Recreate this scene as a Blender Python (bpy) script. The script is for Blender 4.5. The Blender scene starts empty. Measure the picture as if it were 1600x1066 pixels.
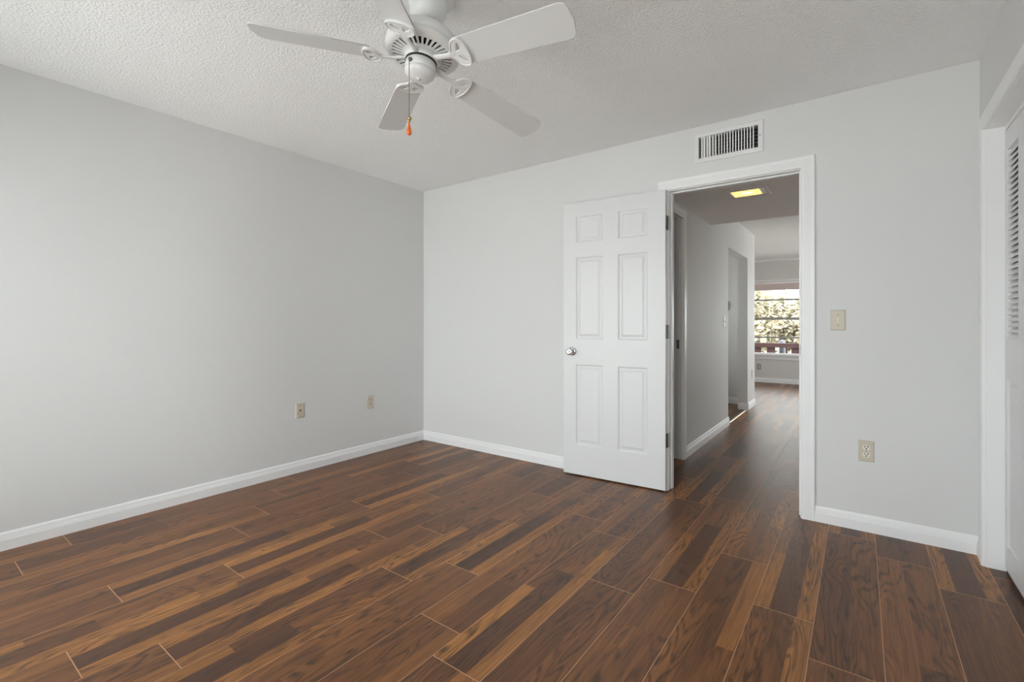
import bpy, bmesh, math, random
from mathutils import Vector, Matrix, Euler
random.seed(7)
scene = bpy.context.scene
COL = scene.collection

# ------------------------------------------------------------------ camera, sky, sun, exposure
HC = 1.137                       # lens height above the floor
cd = bpy.data.cameras.new('camera')
cam = bpy.data.objects.new('camera', cd)
COL.objects.link(cam)
cam.location = (0, 0, HC)
cam.rotation_euler = (math.pi / 2, 0, math.atan2(544, 739.4))
cd.sensor_width = 36
cd.lens = 36 * 739.4 / 1600
cd.shift_y = -26.5 / 1600
cd.clip_start = 0.02
cd.clip_end = 300
scene.camera = cam

world = bpy.data.worlds.new('sky')
scene.world = world
world.use_nodes = True
bg = world.node_tree.nodes['Background']
bg.inputs[0].default_value = (0.94, 0.97, 1.0, 1)
bg.inputs[1].default_value = 6.7

sun_d = bpy.data.lights.new('sun', 'SUN')
sun = bpy.data.objects.new('sun', sun_d)
COL.objects.link(sun)
sun_d.energy = 6.5
sun_d.angle = math.radians(1.0)
sun_d.color = (1.0, 0.93, 0.82)
sun.rotation_euler = (math.radians(42), 0, math.radians(62))   # from the right, high, over the trees


def portal(name, loc, rot, sx, sy):
    d = bpy.data.lights.new(name, 'AREA')
    d.shape = 'RECTANGLE'
    d.size, d.size_y = sx, sy
    d.cycles.is_portal = True
    o = bpy.data.objects.new(name, d)
    COL.objects.link(o)
    o.location = loc
    o.rotation_euler = rot
    return o


portal('portal_bedroom_window', (-2.415, -0.53, 1.1), (math.pi / 2, 0, 0), 1.95, 2.1)
portal('portal_rear_added', (-0.21, -0.53, 1.1), (math.pi / 2, 0, 0), 1.0, 2.1)  # guides daylight through the added right rear window
portal('portal_living_window', (-1.05, 10.44, 1.25), (-math.pi / 2, 0, 0), 5.6, 1.45)
portal('portal_living_right', (2.06, 8.4, 1.05), (0, math.pi / 2, 0), 2.1, 1.8)
portal('portal_nook', (-2.76, 6.45, 1.4), (0, -math.pi / 2, 0), 0.9, 0.9)

scene.view_settings.view_transform = 'Standard'
scene.view_settings.look = 'None'
scene.view_settings.gamma = 1.0
scene.view_settings.use_curve_mapping = False
scene.view_settings.exposure = 0.09
scene.cycles.use_denoising = True
scene.cycles.max_bounces = 14
scene.cycles.diffuse_bounces = 8
scene.cycles.glossy_bounces = 4
scene.cycles.transparent_max_bounces = 12
scene.cycles.sample_clamp_indirect = 8.0

# ------------------------------------------------------------------ materials


def new_mat(name, color, rough=0.5, metal=0.0, spec=0.5):
    m = bpy.data.materials.new(name)
    m.use_nodes = True
    b = m.node_tree.nodes['Principled BSDF']
    b.inputs['Base Color'].default_value = (*color, 1)
    b.inputs['Roughness'].default_value = rough
    b.inputs['Metallic'].default_value = metal
    b.inputs['Specular IOR Level'].default_value = spec
    return m


def add_bump(m, scale, strength, dist, detail=3.0, kind='noise', rough=0.5):
    nt = m.node_tree
    b = nt.nodes['Principled BSDF']
    tc = nt.nodes.new('ShaderNodeTexCoord')
    if kind == 'noise':
        t = nt.nodes.new('ShaderNodeTexNoise')
        t.inputs['Detail'].default_value = detail
        t.inputs['Roughness'].default_value = rough
        out = t.outputs['Fac']
    else:
        t = nt.nodes.new('ShaderNodeTexVoronoi')
        t.feature = 'SMOOTH_F1'
        out = t.outputs['Distance']
    t.inputs['Scale'].default_value = scale
    nt.links.new(tc.outputs['Object'], t.inputs['Vector'])
    bp = nt.nodes.new('ShaderNodeBump')
    bp.inputs['Strength'].default_value = strength
    bp.inputs['Distance'].default_value = dist
    nt.links.new(out, bp.inputs['Height'])
    nt.links.new(bp.outputs['Normal'], b.inputs['Normal'])
    return m


M = {}
M['wall'] = add_bump(new_mat('wall_paint', (0.715, 0.715, 0.712), 0.6, 0, 0.35), 28, 0.12, 0.004, 4)
M['hall_wall'] = add_bump(new_mat('hall_wall_paint', (0.70, 0.69, 0.675), 0.6, 0, 0.35), 28, 0.12, 0.004, 4)
M['soffit'] = add_bump(new_mat('hall_soffit_paint', (0.86, 0.83, 0.81), 0.7, 0, 0.3), 60, 0.15, 0.003, 4)
M['ceiling'] = add_bump(new_mat('textured_ceiling_paint', (0.92, 0.925, 0.925), 0.85, 0, 0.2), 95, 0.9, 0.006, 3.0)
M['trim'] = new_mat('white_trim_paint', (0.86, 0.86, 0.865), 0.32, 0, 0.5)
M['door'] = add_bump(new_mat('white_door_paint', (0.74, 0.74, 0.745), 0.36, 0, 0.5), 90, 0.03, 0.001, 4)
M['fan_white'] = new_mat('white_enamel', (0.72, 0.72, 0.715), 0.3, 0, 0.5)
M['blade_white'] = new_mat('white_blade_laminate', (0.66, 0.66, 0.655), 0.42, 0, 0.45)
M['dark_gap'] = new_mat('dark_slot', (0.03, 0.03, 0.03), 0.8, 0, 0.2)
M['chrome'] = new_mat('chrome', (0.72, 0.72, 0.73), 0.12, 1.0)
M['steel'] = new_mat('dark_steel', (0.17, 0.17, 0.16), 0.4, 0.9)
M['almond'] = new_mat('almond_plastic', (0.60, 0.54, 0.44), 0.4)
M['almond_light'] = new_mat('ivory_plastic', (0.74, 0.70, 0.62), 0.4)
M['brass'] = new_mat('brass', (0.50, 0.36, 0.14), 0.3, 1.0)
M['black'] = new_mat('black', (0.012, 0.012, 0.012), 0.6)
M['screw'] = new_mat('screw_metal', (0.25, 0.22, 0.18), 0.4, 0.6)
M['grey_plate'] = new_mat('grey_plastic', (0.34, 0.33, 0.32), 0.5)
M['strip'] = new_mat('brushed_metal_strip', (0.75, 0.66, 0.52), 0.3, 0.7)
M['maroon'] = new_mat('maroon_paint', (0.060, 0.024, 0.026), 0.6)
M['mauve'] = new_mat('faded_mauve_paint', (0.50, 0.40, 0.39), 0.7)
M['post_grey'] = new_mat('blue_grey_paint', (0.085, 0.09, 0.115), 0.6)
M['concrete'] = add_bump(new_mat('concrete', (0.45, 0.43, 0.40), 0.9), 20, 0.2, 0.01)
M['bark'] = add_bump(new_mat('bark', (0.14, 0.11, 0.07), 0.9), 30, 0.5, 0.02)
M['bounce_ground'] = add_bump(new_mat('pale_bounce_ground', (0.78, 0.775, 0.765), 0.95), 8, 0.4, 0.05)  # ground made pale to bounce daylight up onto the ceilings
M['alu'] = new_mat('grey_window_bar', (0.42, 0.40, 0.38), 0.4, 0.2)


def leaf_mat(name, col):
    m = new_mat(name, col, 0.5)
    nt = m.node_tree
    b = nt.nodes['Principled BSDF']
    oi = nt.nodes.new('ShaderNodeTexCoord')
    n = nt.nodes.new('ShaderNodeTexNoise')
    n.inputs['Scale'].default_value = 5.0
    n.inputs['Detail'].default_value = 5
    nt.links.new(oi.outputs['Object'], n.inputs['Vector'])
    r = nt.nodes.new('ShaderNodeValToRGB')
    r.color_ramp.elements[0].position = 0.40
    r.color_ramp.elements[0].color = (col[0] * 0.35, col[1] * 0.38, col[2] * 0.3, 1)
    r.color_ramp.elements[1].position = 0.60
    r.color_ramp.elements[1].color = (min(1, col[0] * 1.4), min(1, col[1] * 1.35), min(1, col[2] * 1.5), 1)
    nt.links.new(n.outputs['Fac'], r.inputs['Fac'])
    nt.links.new(r.outputs['Color'], b.inputs['Base Color'])
    b.inputs['Transmission Weight'].default_value = 0.0
    tr = nt.nodes.new('ShaderNodeBsdfTranslucent')
    nt.links.new(r.outputs['Color'], tr.inputs['Color'])
    mx = nt.nodes.new('ShaderNodeMixShader')
    mx.inputs[0].default_value = 0.4
    nt.links.new(b.outputs[0], mx.inputs[1])
    nt.links.new(tr.outputs[0], mx.inputs[2])
    nt.links.new(mx.outputs[0], nt.nodes['Material Output'].inputs['Surface'])
    return m


M['leaf_yellow'] = leaf_mat('pale_yellow_green_leaf', (0.58, 0.54, 0.40))
M['leaf_tan'] = leaf_mat('dry_tan_leaf', (0.64, 0.57, 0.43))
M['leaf_green'] = leaf_mat('olive_leaf', (0.40, 0.42, 0.22))


def glass_mat():
    m = bpy.data.materials.new('window_glass')
    m.use_nodes = True
    nt = m.node_tree
    nt.nodes.remove(nt.nodes['Principled BSDF'])
    t = nt.nodes.new('ShaderNodeBsdfTransparent')
    t.inputs[0].default_value = (0.96, 0.98, 0.97, 1)
    g = nt.nodes.new('ShaderNodeBsdfGlossy')
    g.inputs['Roughness'].default_value = 0.02
    f = nt.nodes.new('ShaderNodeFresnel')
    f.inputs['IOR'].default_value = 1.3
    mx = nt.nodes.new('ShaderNodeMixShader')
    nt.links.new(f.outputs[0], mx.inputs[0])
    nt.links.new(t.outputs[0], mx.inputs[1])
    nt.links.new(g.outputs[0], mx.inputs[2])
    nt.links.new(mx.outputs[0], nt.nodes['Material Output'].inputs['Surface'])
    return m


M['glass'] = glass_mat()
M['register_paint'] = new_mat('register_paint', (0.79, 0.79, 0.79), 0.4)
M['lamp_frame'] = new_mat('pale_grey_lamp_frame', (0.50, 0.48, 0.50), 0.4)
M['duct_metal'] = new_mat('dark_duct_metal', (0.07, 0.07, 0.07), 0.5)

m = new_mat('orange_glass', (0.90, 0.20, 0.03), 0.12)
m.node_tree.nodes['Principled BSDF'].inputs['Transmission Weight'].default_value = 0.25
M['amber'] = m

m = new_mat('lamp_diffuser', (0.9, 0.8, 0.5), 0.4)
nt = m.node_tree
b = nt.nodes['Principled BSDF']
b.inputs['Emission Color'].default_value = (1.0, 0.64, 0.20, 1)
b.inputs['Emission Strength'].default_value = 1.25
M['lamp_glow'] = m
m = new_mat('lamp_bulb', (1, 0.9, 0.6), 0.4)
b = m.node_tree.nodes['Principled BSDF']
b.inputs['Emission Color'].default_value = (1.0, 0.82, 0.42, 1)
b.inputs['Emission Strength'].default_value = 2.2
M['lamp_bulb'] = m


def wood_mat():
    m = bpy.data.materials.new('wood_plank_laminate')
    m.use_nodes = True
    nt = m.node_tree
    N, L = nt.nodes, nt.links
    b = N['Principled BSDF']

    def math_(op, a, c=None, clamp=False):
        n = N.new('ShaderNodeMath')
        n.operation = op
        n.use_clamp = clamp
        for i, v in enumerate((a, c)):
            if v is None:
                continue
            if isinstance(v, (int, float)):
                n.inputs[i].default_value = v
            else:
                L.new(v, n.inputs[i])
        return n.outputs[0]

    def mix(fac, a, c, mode='MIX'):
        n = N.new('ShaderNodeMix')
        n.data_type = 'RGBA'
        n.blend_type = mode
        for sock, v in ((n.inputs['Factor'], fac), (n.inputs['A'], a), (n.inputs['B'], c)):
            if isinstance(v, (int, float)):
                sock.default_value = v
            elif isinstance(v, tuple):
                sock.default_value = (*v, 1)
            else:
                L.new(v, sock)
        return n.outputs['Result']
    tc = N.new('ShaderNodeTexCoord')
    at = N.new('ShaderNodeAttribute')
    at.attribute_name = 'tone'
    ar = N.new('ShaderNodeAttribute')
    ar.attribute_name = 'piece'
    sx = N.new('ShaderNodeSeparateXYZ')
    L.new(tc.outputs['Object'], sx.inputs[0])
    rnd = math_('MULTIPLY', ar.outputs['Fac'], 37.0)

    def coord(kx, ky):
        c = N.new('ShaderNodeCombineXYZ')
        L.new(math_('MULTIPLY', sx.outputs[0], kx), c.inputs[0])
        L.new(math_('MULTIPLY', sx.outputs[1], ky), c.inputs[1])
        L.new(rnd, c.inputs[2])
        return c.outputs[0]

    def noise(vec, scale, detail, rough=0.55, dist=0.0):
        n = N.new('ShaderNodeTexNoise')
        n.inputs['Scale'].default_value = scale
        n.inputs['Detail'].default_value = detail
        n.inputs['Roughness'].default_value = rough
        n.inputs['Distortion'].default_value = dist
        L.new(vec, n.inputs['Vector'])
        return n.outputs['Fac']

    def ramp(v, p0, p1):
        n = N.new('ShaderNodeMapRange')
        n.inputs['From Min'].default_value = p0
        n.inputs['From Max'].default_value = p1
        L.new(v, n.inputs['Value'])
        return n.outputs[0]
    # base tone of each strip: dark plum brown -> mid brown -> honey
    cr = N.new('ShaderNodeValToRGB')
    e = cr.color_ramp.elements
    e[0].position = 0.0
    e[0].color = (0.120, 0.053, 0.030, 1)
    e[1].position = 1.0
    e[1].color = (0.60, 0.255, 0.068, 1)
    for p, c in ((0.3, (0.205, 0.084, 0.034, 1)), (0.55, (0.315, 0.130, 0.046, 1)), (0.78, (0.450, 0.188, 0.054, 1))):
        k = e.new(p)
        k.color = c
    broad = noise(coord(5.0, 0.9), 1.3, 3)
    tone = math_('ADD', at.outputs['Fac'], math_('MULTIPLY', math_('SUBTRACT', broad, 0.5), 0.55), True)
    L.new(tone, cr.inputs['Fac'])
    col = cr.outputs['Color']
    # fine straight streaks
    streak = ramp(noise(coord(130.0, 3.5), 1.0, 5, 0.7), 0.34, 0.66)
    col = mix(math_('MULTIPLY', math_('SUBTRACT', 1.0, streak), 0.55), col, (0.050, 0.028, 0.020))
    streak2 = ramp(noise(coord(48.0, 1.7), 1.0, 4, 0.6, 0.3), 0.38, 0.60)
    col = mix(math_('MULTIPLY', math_('SUBTRACT', 1.0, streak2), 0.24), col, (0.060, 0.030, 0.019))
    # cathedral figure
    fig = noise(coord(8.5, 1.3), 1.0, 2, 0.4, 0.6)
    rings = math_('SINE', math_('MULTIPLY', fig, 95.0))
    rings = ramp(rings, -0.2, 0.95)
    where = ramp(noise(coord(5.0, 1.1), 0.9, 2), 0.36, 0.54)
    brk = ramp(noise(coord(90, 14), 1.0, 4), 0.30, 0.60)
    amt = math_('MULTIPLY', math_('MULTIPLY', rings, where), math_('MULTIPLY', brk, 0.80))
    col = mix(amt, col, (0.036, 0.022, 0.018))
    # pores
    pores = ramp(noise(coord(330.0, 9.0), 1.0, 3, 0.6), 0.52, 0.70)
    col = mix(math_('MULTIPLY', pores, 0.30), col, (0.040, 0.024, 0.018))
    # knots
    kn = ramp(noise(coord(11.0, 5.0), 1.0, 3, 0.5), 0.74, 0.82)
    col = mix(math_('MULTIPLY', kn, 0.65), col, (0.022, 0.016, 0.014))
    L.new(col, b.inputs['Base Color'])
    rv = math_('ADD', 0.33, math_('MULTIPLY', streak, 0.05))
    L.new(rv, b.inputs['Roughness'])
    b.inputs['Specular IOR Level'].default_value = 0.31
    bp = N.new('ShaderNodeBump')
    bp.inputs['Strength'].default_value = 0.04
    bp.inputs['Distance'].default_value = 0.001
    L.new(streak, bp.inputs['Height'])
    L.new(bp.outputs['Normal'], b.inputs['Normal'])
    return m


M['wood'] = wood_mat()
M['groove'] = new_mat('pale_orange_joint', (0.62, 0.37, 0.23), 0.95, 0, 0.05)

# ------------------------------------------------------------------ helpers


def link(name, me, mat=None, parent=None, smooth=False):
    o = bpy.data.objects.new(name, me)
    COL.objects.link(o)
    if mat is not None:
        for mm in (mat if isinstance(mat, (list, tuple)) else [mat]):
            me.materials.append(M[mm])
    if parent is not None:
        o.parent = parent
    if smooth:
        for p in me.polygons:
            p.use_smooth = True
    return o


def obj(name, bm, mat=None, parent=None, smooth=False):
    bmesh.ops.recalc_face_normals(bm, faces=bm.faces)
    me = bpy.data.meshes.new(name)
    bm.to_mesh(me)
    bm.free()
    return link(name, me, mat, parent, smooth)


def structure(o):
    o['kind'] = 'structure'
    return o


def tag(o, label, cat, group=None):
    o['label'] = label
    o['category'] = cat
    if group:
        o['group'] = group
    return o


def empty(name, loc, rotz=0.0):
    o = bpy.data.objects.new(name, None)
    o.empty_display_size = 0.1
    COL.objects.link(o)
    o.location = loc
    o.rotation_euler = (0, 0, rotz)
    return o


def box(bm, a, b_, bevel=0.0, seg=2, mi=0):
    x0, y0, z0 = (min(a[i], b_[i]) for i in range(3))
    x1, y1, z1 = (max(a[i], b_[i]) for i in range(3))
    vs = [bm.verts.new(p) for p in ((x0, y0, z0), (x1, y0, z0), (x1, y1, z0), (x0, y1, z0),
                                    (x0, y0, z1), (x1, y0, z1), (x1, y1, z1), (x0, y1, z1))]
    fs = [bm.faces.new([vs[i] for i in f]) for f in ((0, 3, 2, 1), (4, 5, 6, 7), (0, 1, 5, 4), (1, 2, 6, 5), (2, 3, 7, 6), (3, 0, 4, 7))]
    for f in fs:
        f.material_index = mi
    if bevel > 0:
        es = list({e for f in fs for e in f.edges})
        r = bmesh.ops.bevel(bm, geom=es, offset=bevel, segments=seg, affect='EDGES', profile=0.5)
        for f in r['faces']:
            f.material_index = mi
    return vs


def boxes(name, lst, mat, parent=None, bevel=0.0):
    bm = bmesh.new()
    for a, b_ in lst:
        box(bm, a, b_, bevel)
    return obj(name, bm, mat, parent)


def lathe(bm, prof, n=40, mat4=None, mi=0, cap0=True, cap1=True):
    """prof: list of (r, h) revolved about +Z."""
    rings = []
    for r, h in prof:
        if r < 1e-6:
            v = bm.verts.new((0, 0, h))
            rings.append([v])
        else:
            rings.append([bm.verts.new((r * math.cos(2 * math.pi * i / n), r * math.sin(2 * math.pi * i / n), h)) for i in range(n)])
    allv = [v for r in rings for v in r]
    for a, c in zip(rings, rings[1:]):
        for i in range(n):
            j = (i + 1) % n
            if len(a) == 1 and len(c) == 1:
                continue
            if len(a) == 1:
                f = bm.faces.new((a[0], c[i], c[j]))
            elif len(c) == 1:
                f = bm.faces.new((a[i], a[j], c[0]))
            else:
                f = bm.faces.new((a[i], a[j], c[j], c[i]))
            f.material_index = mi
    if cap0 and len(rings[0]) > 1:
        bm.faces.new(rings[0]).material_index = mi
    if cap1 and len(rings[-1]) > 1:
        bm.faces.new(rings[-1]).material_index = mi
    if mat4 is not None:
        bmesh.ops.transform(bm, matrix=mat4, verts=allv)
    return allv


def sweep_profile(bm, prof, p0, p1, ex, ey):
    """extrude closed 2D profile (u,v) from p0 to p1; u along ex, v along ey."""
    p0, p1, ex, ey = Vector(p0), Vector(p1), Vector(ex), Vector(ey)
    A = [bm.verts.new(p0 + ex * u + ey * v) for u, v in prof]
    B = [bm.verts.new(p1 + ex * u + ey * v) for u, v in prof]
    n = len(prof)
    for i in range(n):
        j = (i + 1) % n
        bm.faces.new((A[i], A[j], B[j], B[i]))
    bm.faces.new(A[::-1])
    bm.faces.new(B)


def tube(bm, pts, rad, n=8):
    pts = [Vector(p) for p in pts]
    rads = rad if isinstance(rad, (list, tuple)) else [rad] * len(pts)
    rings = []
    for i, p in enumerate(pts):
        t = (pts[min(i + 1, len(pts) - 1)] - pts[max(i - 1, 0)]).normalized()
        a = t.cross(Vector((0.3, 0.9, 0.1)))
        if a.length < 1e-3:
            a = t.cross(Vector((1, 0, 0)))
        a.normalize()
        c = t.cross(a)
        rings.append([bm.verts.new(p + (a * math.cos(2 * math.pi * k / n) + c * math.sin(2 * math.pi * k / n)) * rads[i]) for k in range(n)])
    for r0, r1 in zip(rings, rings[1:]):
        for k in range(n):
            bm.faces.new((r0[k], r0[(k + 1) % n], r1[(k + 1) % n], r1[k]))
    bm.faces.new(rings[0])
    bm.faces.new(rings[-1])


def plate2d(name, outline, holes, thick, mat, parent=None, bevel=0.0, smooth=False):
    """solid plate from 2D outline with holes; XY plane, centred on z=0"""
    cu = bpy.data.curves.new(name, 'CURVE')
    cu.dimensions = '2D'
    cu.fill_mode = 'BOTH'
    cu.extrude = max(thick / 2 - bevel, 0.0001)
    cu.bevel_depth = bevel
    cu.bevel_resolution = 2
    cu.offset = -bevel
    for pts in [outline] + list(holes):
        s = cu.splines.new('POLY')
        s.points.add(len(pts) - 1)
        for i, (x, y) in enumerate(pts):
            s.points[i].co = (x, y, 0, 1)
        s.use_cyclic_u = True
    tmp = bpy.data.objects.new('tmp', cu)
    COL.objects.link(tmp)
    dg = bpy.context.evaluated_depsgraph_get()
    me = bpy.data.meshes.new_from_object(tmp.evaluated_get(dg))
    bpy.data.objects.remove(tmp)
    bpy.data.curves.remove(cu)
    me.name = name
    me.materials.clear()
    return link(name, me, mat, parent, smooth)


def wall_grid(name, axis, c0, c1, us, zs, solid, mat):
    """wall slab between c0..c1 on axis ('x' or 'y'), cut into cells us x zs, solid(u,z)->bool; only outer faces are made"""
    bm = bmesh.new()
    cache = {}

    def V(u, c, z):
        p = (c, u, z) if axis == 'x' else (u, c, z)
        k = tuple(round(t, 5) for t in p)
        if k not in cache:
            cache[k] = bm.verts.new(p)
        return cache[k]
    nu, nz = len(us) - 1, len(zs) - 1
    S = [[solid((us[i] + us[i + 1]) / 2, (zs[j] + zs[j + 1]) / 2) for j in range(nz)] for i in range(nu)]

    def s(i, j):
        return 0 <= i < nu and 0 <= j < nz and S[i][j]
    for i in range(nu):
        for j in range(nz):
            if not S[i][j]:
                continue
            u0, u1, z0, z1 = us[i], us[i + 1], zs[j], zs[j + 1]
            for c in (c0, c1):
                bm.faces.new((V(u0, c, z0), V(u1, c, z0), V(u1, c, z1), V(u0, c, z1)))
            if not s(i - 1, j):
                bm.faces.new((V(u0, c0, z0), V(u0, c1, z0), V(u0, c1, z1), V(u0, c0, z1)))
            if not s(i + 1, j):
                bm.faces.new((V(u1, c0, z0), V(u1, c1, z0), V(u1, c1, z1), V(u1, c0, z1)))
            if not s(i, j - 1):
                bm.faces.new((V(u0, c0, z0), V(u1, c0, z0), V(u1, c1, z0), V(u0, c1, z0)))
            if not s(i, j + 1):
                bm.faces.new((V(u0, c0, z1), V(u1, c0, z1), V(u1, c1, z1), V(u0, c1, z1)))
    return structure(obj(name, bm, mat))


# ------------------------------------------------------------------ floor of printed multi-strip planks
XL, XR, YB, YR, ZC = -3.47, 0.475, 3.245, -0.5, 2.44
YBH = 3.335                      # hall side of the back wall
PW, PL, G = 0.2077, 1.222, 0.0016


def build_floor():
    known = {-2.638: .615, -2.43: .996, -2.845: 1.206, -3.05: 1.42, -2.223: .406, -2.018: .612, -1.81: 1.423, -1.603: 1.634,
             -1.393: 1.285, -3.255: .414, -3.46: .619, -1.182: 1.147, -.56: 2.51, -.353: 2.129, -.142: 1.895, -.77: 2.076, -.98: 1.905}
    # printed plank layouts: strips as (from, to, [(end along the plank, tone), ...])
    three_strip = [(0.0, 0.27, [(.452, .82), (1, .48)]), (0.27, 0.715, [(.607, .10), (1, .42)]), (0.715, 1.0, [(.86, .80), (1, .58)])]
    calm = [
        [(0.0, 0.52, [(1, .36)]), (0.52, 1.0, [(1, .46)])],
        [(0.0, 0.27, [(.36, .16), (1, .50)]), (0.27, 1.0, [(.7, .50), (1, .40)])],
        [(0.0, 0.62, [(1, .30)]), (0.62, 1.0, [(.55, .42), (1, .72)])],
        [(0.0, 0.34, [(.6, .66), (1, .40)]), (0.34, 0.70, [(1, .34)]), (0.70, 1.0, [(.4, .52), (1, .78)])],
        [(0.0, 0.72, [(.48, .26), (1, .44)]), (0.72, 1.0, [(1, .55)])],
        [(0.0, 0.45, [(1, .50)]), (0.45, 1.0, [(.3, .22), (1, .40)])],
    ]
    striped = {(-1.181, 1.147), (-1.597, 1.634), (-1.804, 1.423), (-1.804, .201), (-2.012, .612), (-2.220, .406), (-.766, 2.076), (-2.635, .615), (-.143, .673), (.065, 1.55)}
    verts, faces, mats, tone, piece = [], [], [], [], []

    def quad(x0, x1, y0, y1, z, mi, t, p):
        n = len(verts)
        verts.extend([(x0, y0, z), (x1, y0, z), (x1, y1, z), (x0, y1, z)])
        faces.append((n, n + 1, n + 2, n + 3))
        mats.append(mi)
        tone.append(t)
        piece.append(p)
    quad(-4.4, 2.0, -1.0, 10.5, -0.0006, 1, 0, 0)
    k0, k1 = -8, 22
    rng = random.Random(23)
    for k in range(k0, k1):
        x1 = 0.065 - PW * (k - 1)
        x0 = x1 - PW
        off = None
        for kx, oy in known.items():
            if abs(kx - x0) < 0.06:
                off = oy
        if off is None:
            off = rng.random() * PL
        j = math.floor((-1.0 - off) / PL)
        while off + j * PL < 10.5:
            y0, y1 = off + j * PL, off + (j + 1) * PL
            j += 1
            is_a = any(abs(a - x0) < .05 and abs(c - y0) < .08 for a, c in striped)
            lay = three_strip if is_a or (rng.random() < 0.28 and not (-1.65 < x0 < -.6 and y0 > -.3 and y0 < 1.2)) else rng.choice(calm)
            shift = rng.uniform(-0.07, 0.07)
            wtot, ltot = PW - 1.4 * G, PL - 2 * G
            for fa, fb, runs in lay:
                prev = 0.0
                for end, t in runs:
                    tt = max(0.0, min(1.0, t + shift + rng.uniform(-.04, .04)))
                    quad(x0 + .7 * G + wtot * fa, x0 + .7 * G + wtot * fb, y0 + G + ltot * prev, y0 + G + ltot * end, 0.0, 0, tt, rng.random())
                    prev = end
    me = bpy.data.meshes.new('floor')
    me.from_pydata(verts, [], faces)
    o = link('floor', me, ['wood', 'groove'])
    me.polygons.foreach_set('material_index', mats)
    for nm, vals in (('tone', tone), ('piece', piece)):
        a = me.attributes.new(nm, 'FLOAT', 'FACE')
        a.data.foreach_set('value', vals)
    return structure(o)


build_floor()

# ------------------------------------------------------------------ bedroom shell
OX0, OX1, OZ = -1.053, -0.283, 2.045          # clear door opening
VX0, VX1, VZ0, VZ1 = -0.857, -0.507, 2.228, 2.366   # hole for the air register
CY0, CY1, CZ = 2.03, 3.095, 2.045              # closet opening (along y)
WX0, WX1, WZ0, WZ1 = -3.38, 0.28, 0.10, 2.12
WP0, WP1 = -1.45, -0.70                        # pier added between the halves to cut light on the back wall   # window behind the camera

wall_grid('wall_left', 'x', -3.62, XL, [-0.65, YBH], [0, 2.5], lambda u, z: True, 'wall')
wall_grid('wall_back', 'y', YB, YBH, [XL, OX0 - .018, VX0, VX1, OX1 + .018, 0.56], [0, OZ + .018, VZ0, VZ1, 2.5],
          lambda u, z: not ((OX0 - .018 < u < OX1 + .018 and z < OZ + .018) or (VX0 < u < VX1 and VZ0 < z < VZ1)), 'wall')
wall_grid('wall_right', 'x', XR, 0.575, [-0.65, CY0 - .018, CY1 + .018, YB], [0, CZ + .018, 2.5],
          lambda u, z: not (CY0 - .018 < u < CY1 + .018 and z < CZ + .018), 'wall')
wall_grid('wall_rear', 'y', -0.65, YR, [XL, WX0, WP0, WP1, WX1, XR], [0, WZ0, WZ1, 2.5],
          lambda u, z: not ((WX0 < u < WP0 or WP1 < u < WX1) and WZ0 < z < WZ1), 'wall')
structure(boxes('ceiling', [((XL, YR, ZC), (XR, YB, 2.5))], 'ceiling'))
# closet box behind the louvered doors
structure(boxes('wall_closet', [((1.20, 1.7, 0), (1.28, 3.4, 2.5)), ((0.575, 1.7, 0), (1.2, 1.78, 2.5)),
                                ((0.575, 3.32, 0), (1.2, 3.4, 2.5)), ((0.575, 1.78, 2.42), (1.2, 3.32, 2.5))], 'wall'))

BB = [(0, 0), (0.014, 0), (0.014, 0.052), (0.0125, 0.056), (0.0125, 0.060), (0.0105, 0.0615), (0.0105, 0.066), (0.009, 0.068),
      (0.0075, 0.080), (0.005, 0.087), (0.002, 0.090), (0, 0.090)]


def baseboard(name, runs, mat='trim'):
    """runs: (p0, p1, inward normal)"""
    bm = bmesh.new()
    for p0, p1, nrm in runs:
        sweep_profile(bm, BB, (p0[0], p0[1], 0), (p1[0], p1[1], 0), (nrm[0], nrm[1], 0), (0, 0, 1))
    return structure(obj(name, bm, mat))


baseboard('baseboard_left', [((XL, YR), (XL, YB), (1, 0))])
baseboard('baseboard_back', [((XL, YB), (-1.128, YB), (0, -1)), ((-0.212, YB), (XR, YB), (0, -1))])
baseboard('baseboard_right', [((XR, CY1 + .082), (XR, YB - .014), (-1, 0)), ((XR, YR), (XR, CY0 - .082), (-1, 0))])
baseboard('baseboard_rear', [((XL + .014, YR), (XR - .014, YR), (0, 1))])

CAS = [(0, 0), (0, 0.012), (0.004, 0.0155), (0.012, 0.017), (0.048, 0.0145), (0.056, 0.0165), (0.066, 0.016), (0.0685, 0.012), (0.0685, 0)]
CW = 0.0685


def casing(bm, axis, face, nrm, u0, u1, ztop, reveal=0.005):
    """U-shaped casing around an opening u0..u1 x 0..ztop on plane axis=face; profile starts at the opening side"""
    def P(u, z):
        return (face, u, z) if axis == 'x' else (u, face, z)
    ux = (0, 1, 0) if axis == 'x' else (1, 0, 0)
    neg = tuple(-t for t in ux)
    nv = (nrm, 0, 0) if axis == 'x' else (0, nrm, 0)
    a, c, t = u0 - reveal, u1 + reveal, ztop + reveal
    # mitred legs and head: build as loop of three segments
    segs = []
    A = [Vector(P(a, 0)), Vector(P(a, t)), Vector(P(c, t)), Vector(P(c, 0))]
    out = [Vector(neg), (Vector(neg) + Vector((0, 0, 1))), (Vector(ux) + Vector((0, 0, 1))), Vector(ux)]
    rings = [[bm.verts.new(A[i] + out[i] * w + Vector(nv) * h) for w, h in CAS] for i in range(4)]
    n = len(CAS)
    for r0, r1 in zip(rings, rings[1:]):
        for k in range(n):
            j = (k + 1) % n
            bm.faces.new((r0[k], r0[j], r1[j], r1[k]))
    bm.faces.new(rings[0])
    bm.faces.new(rings[-1])


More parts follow.
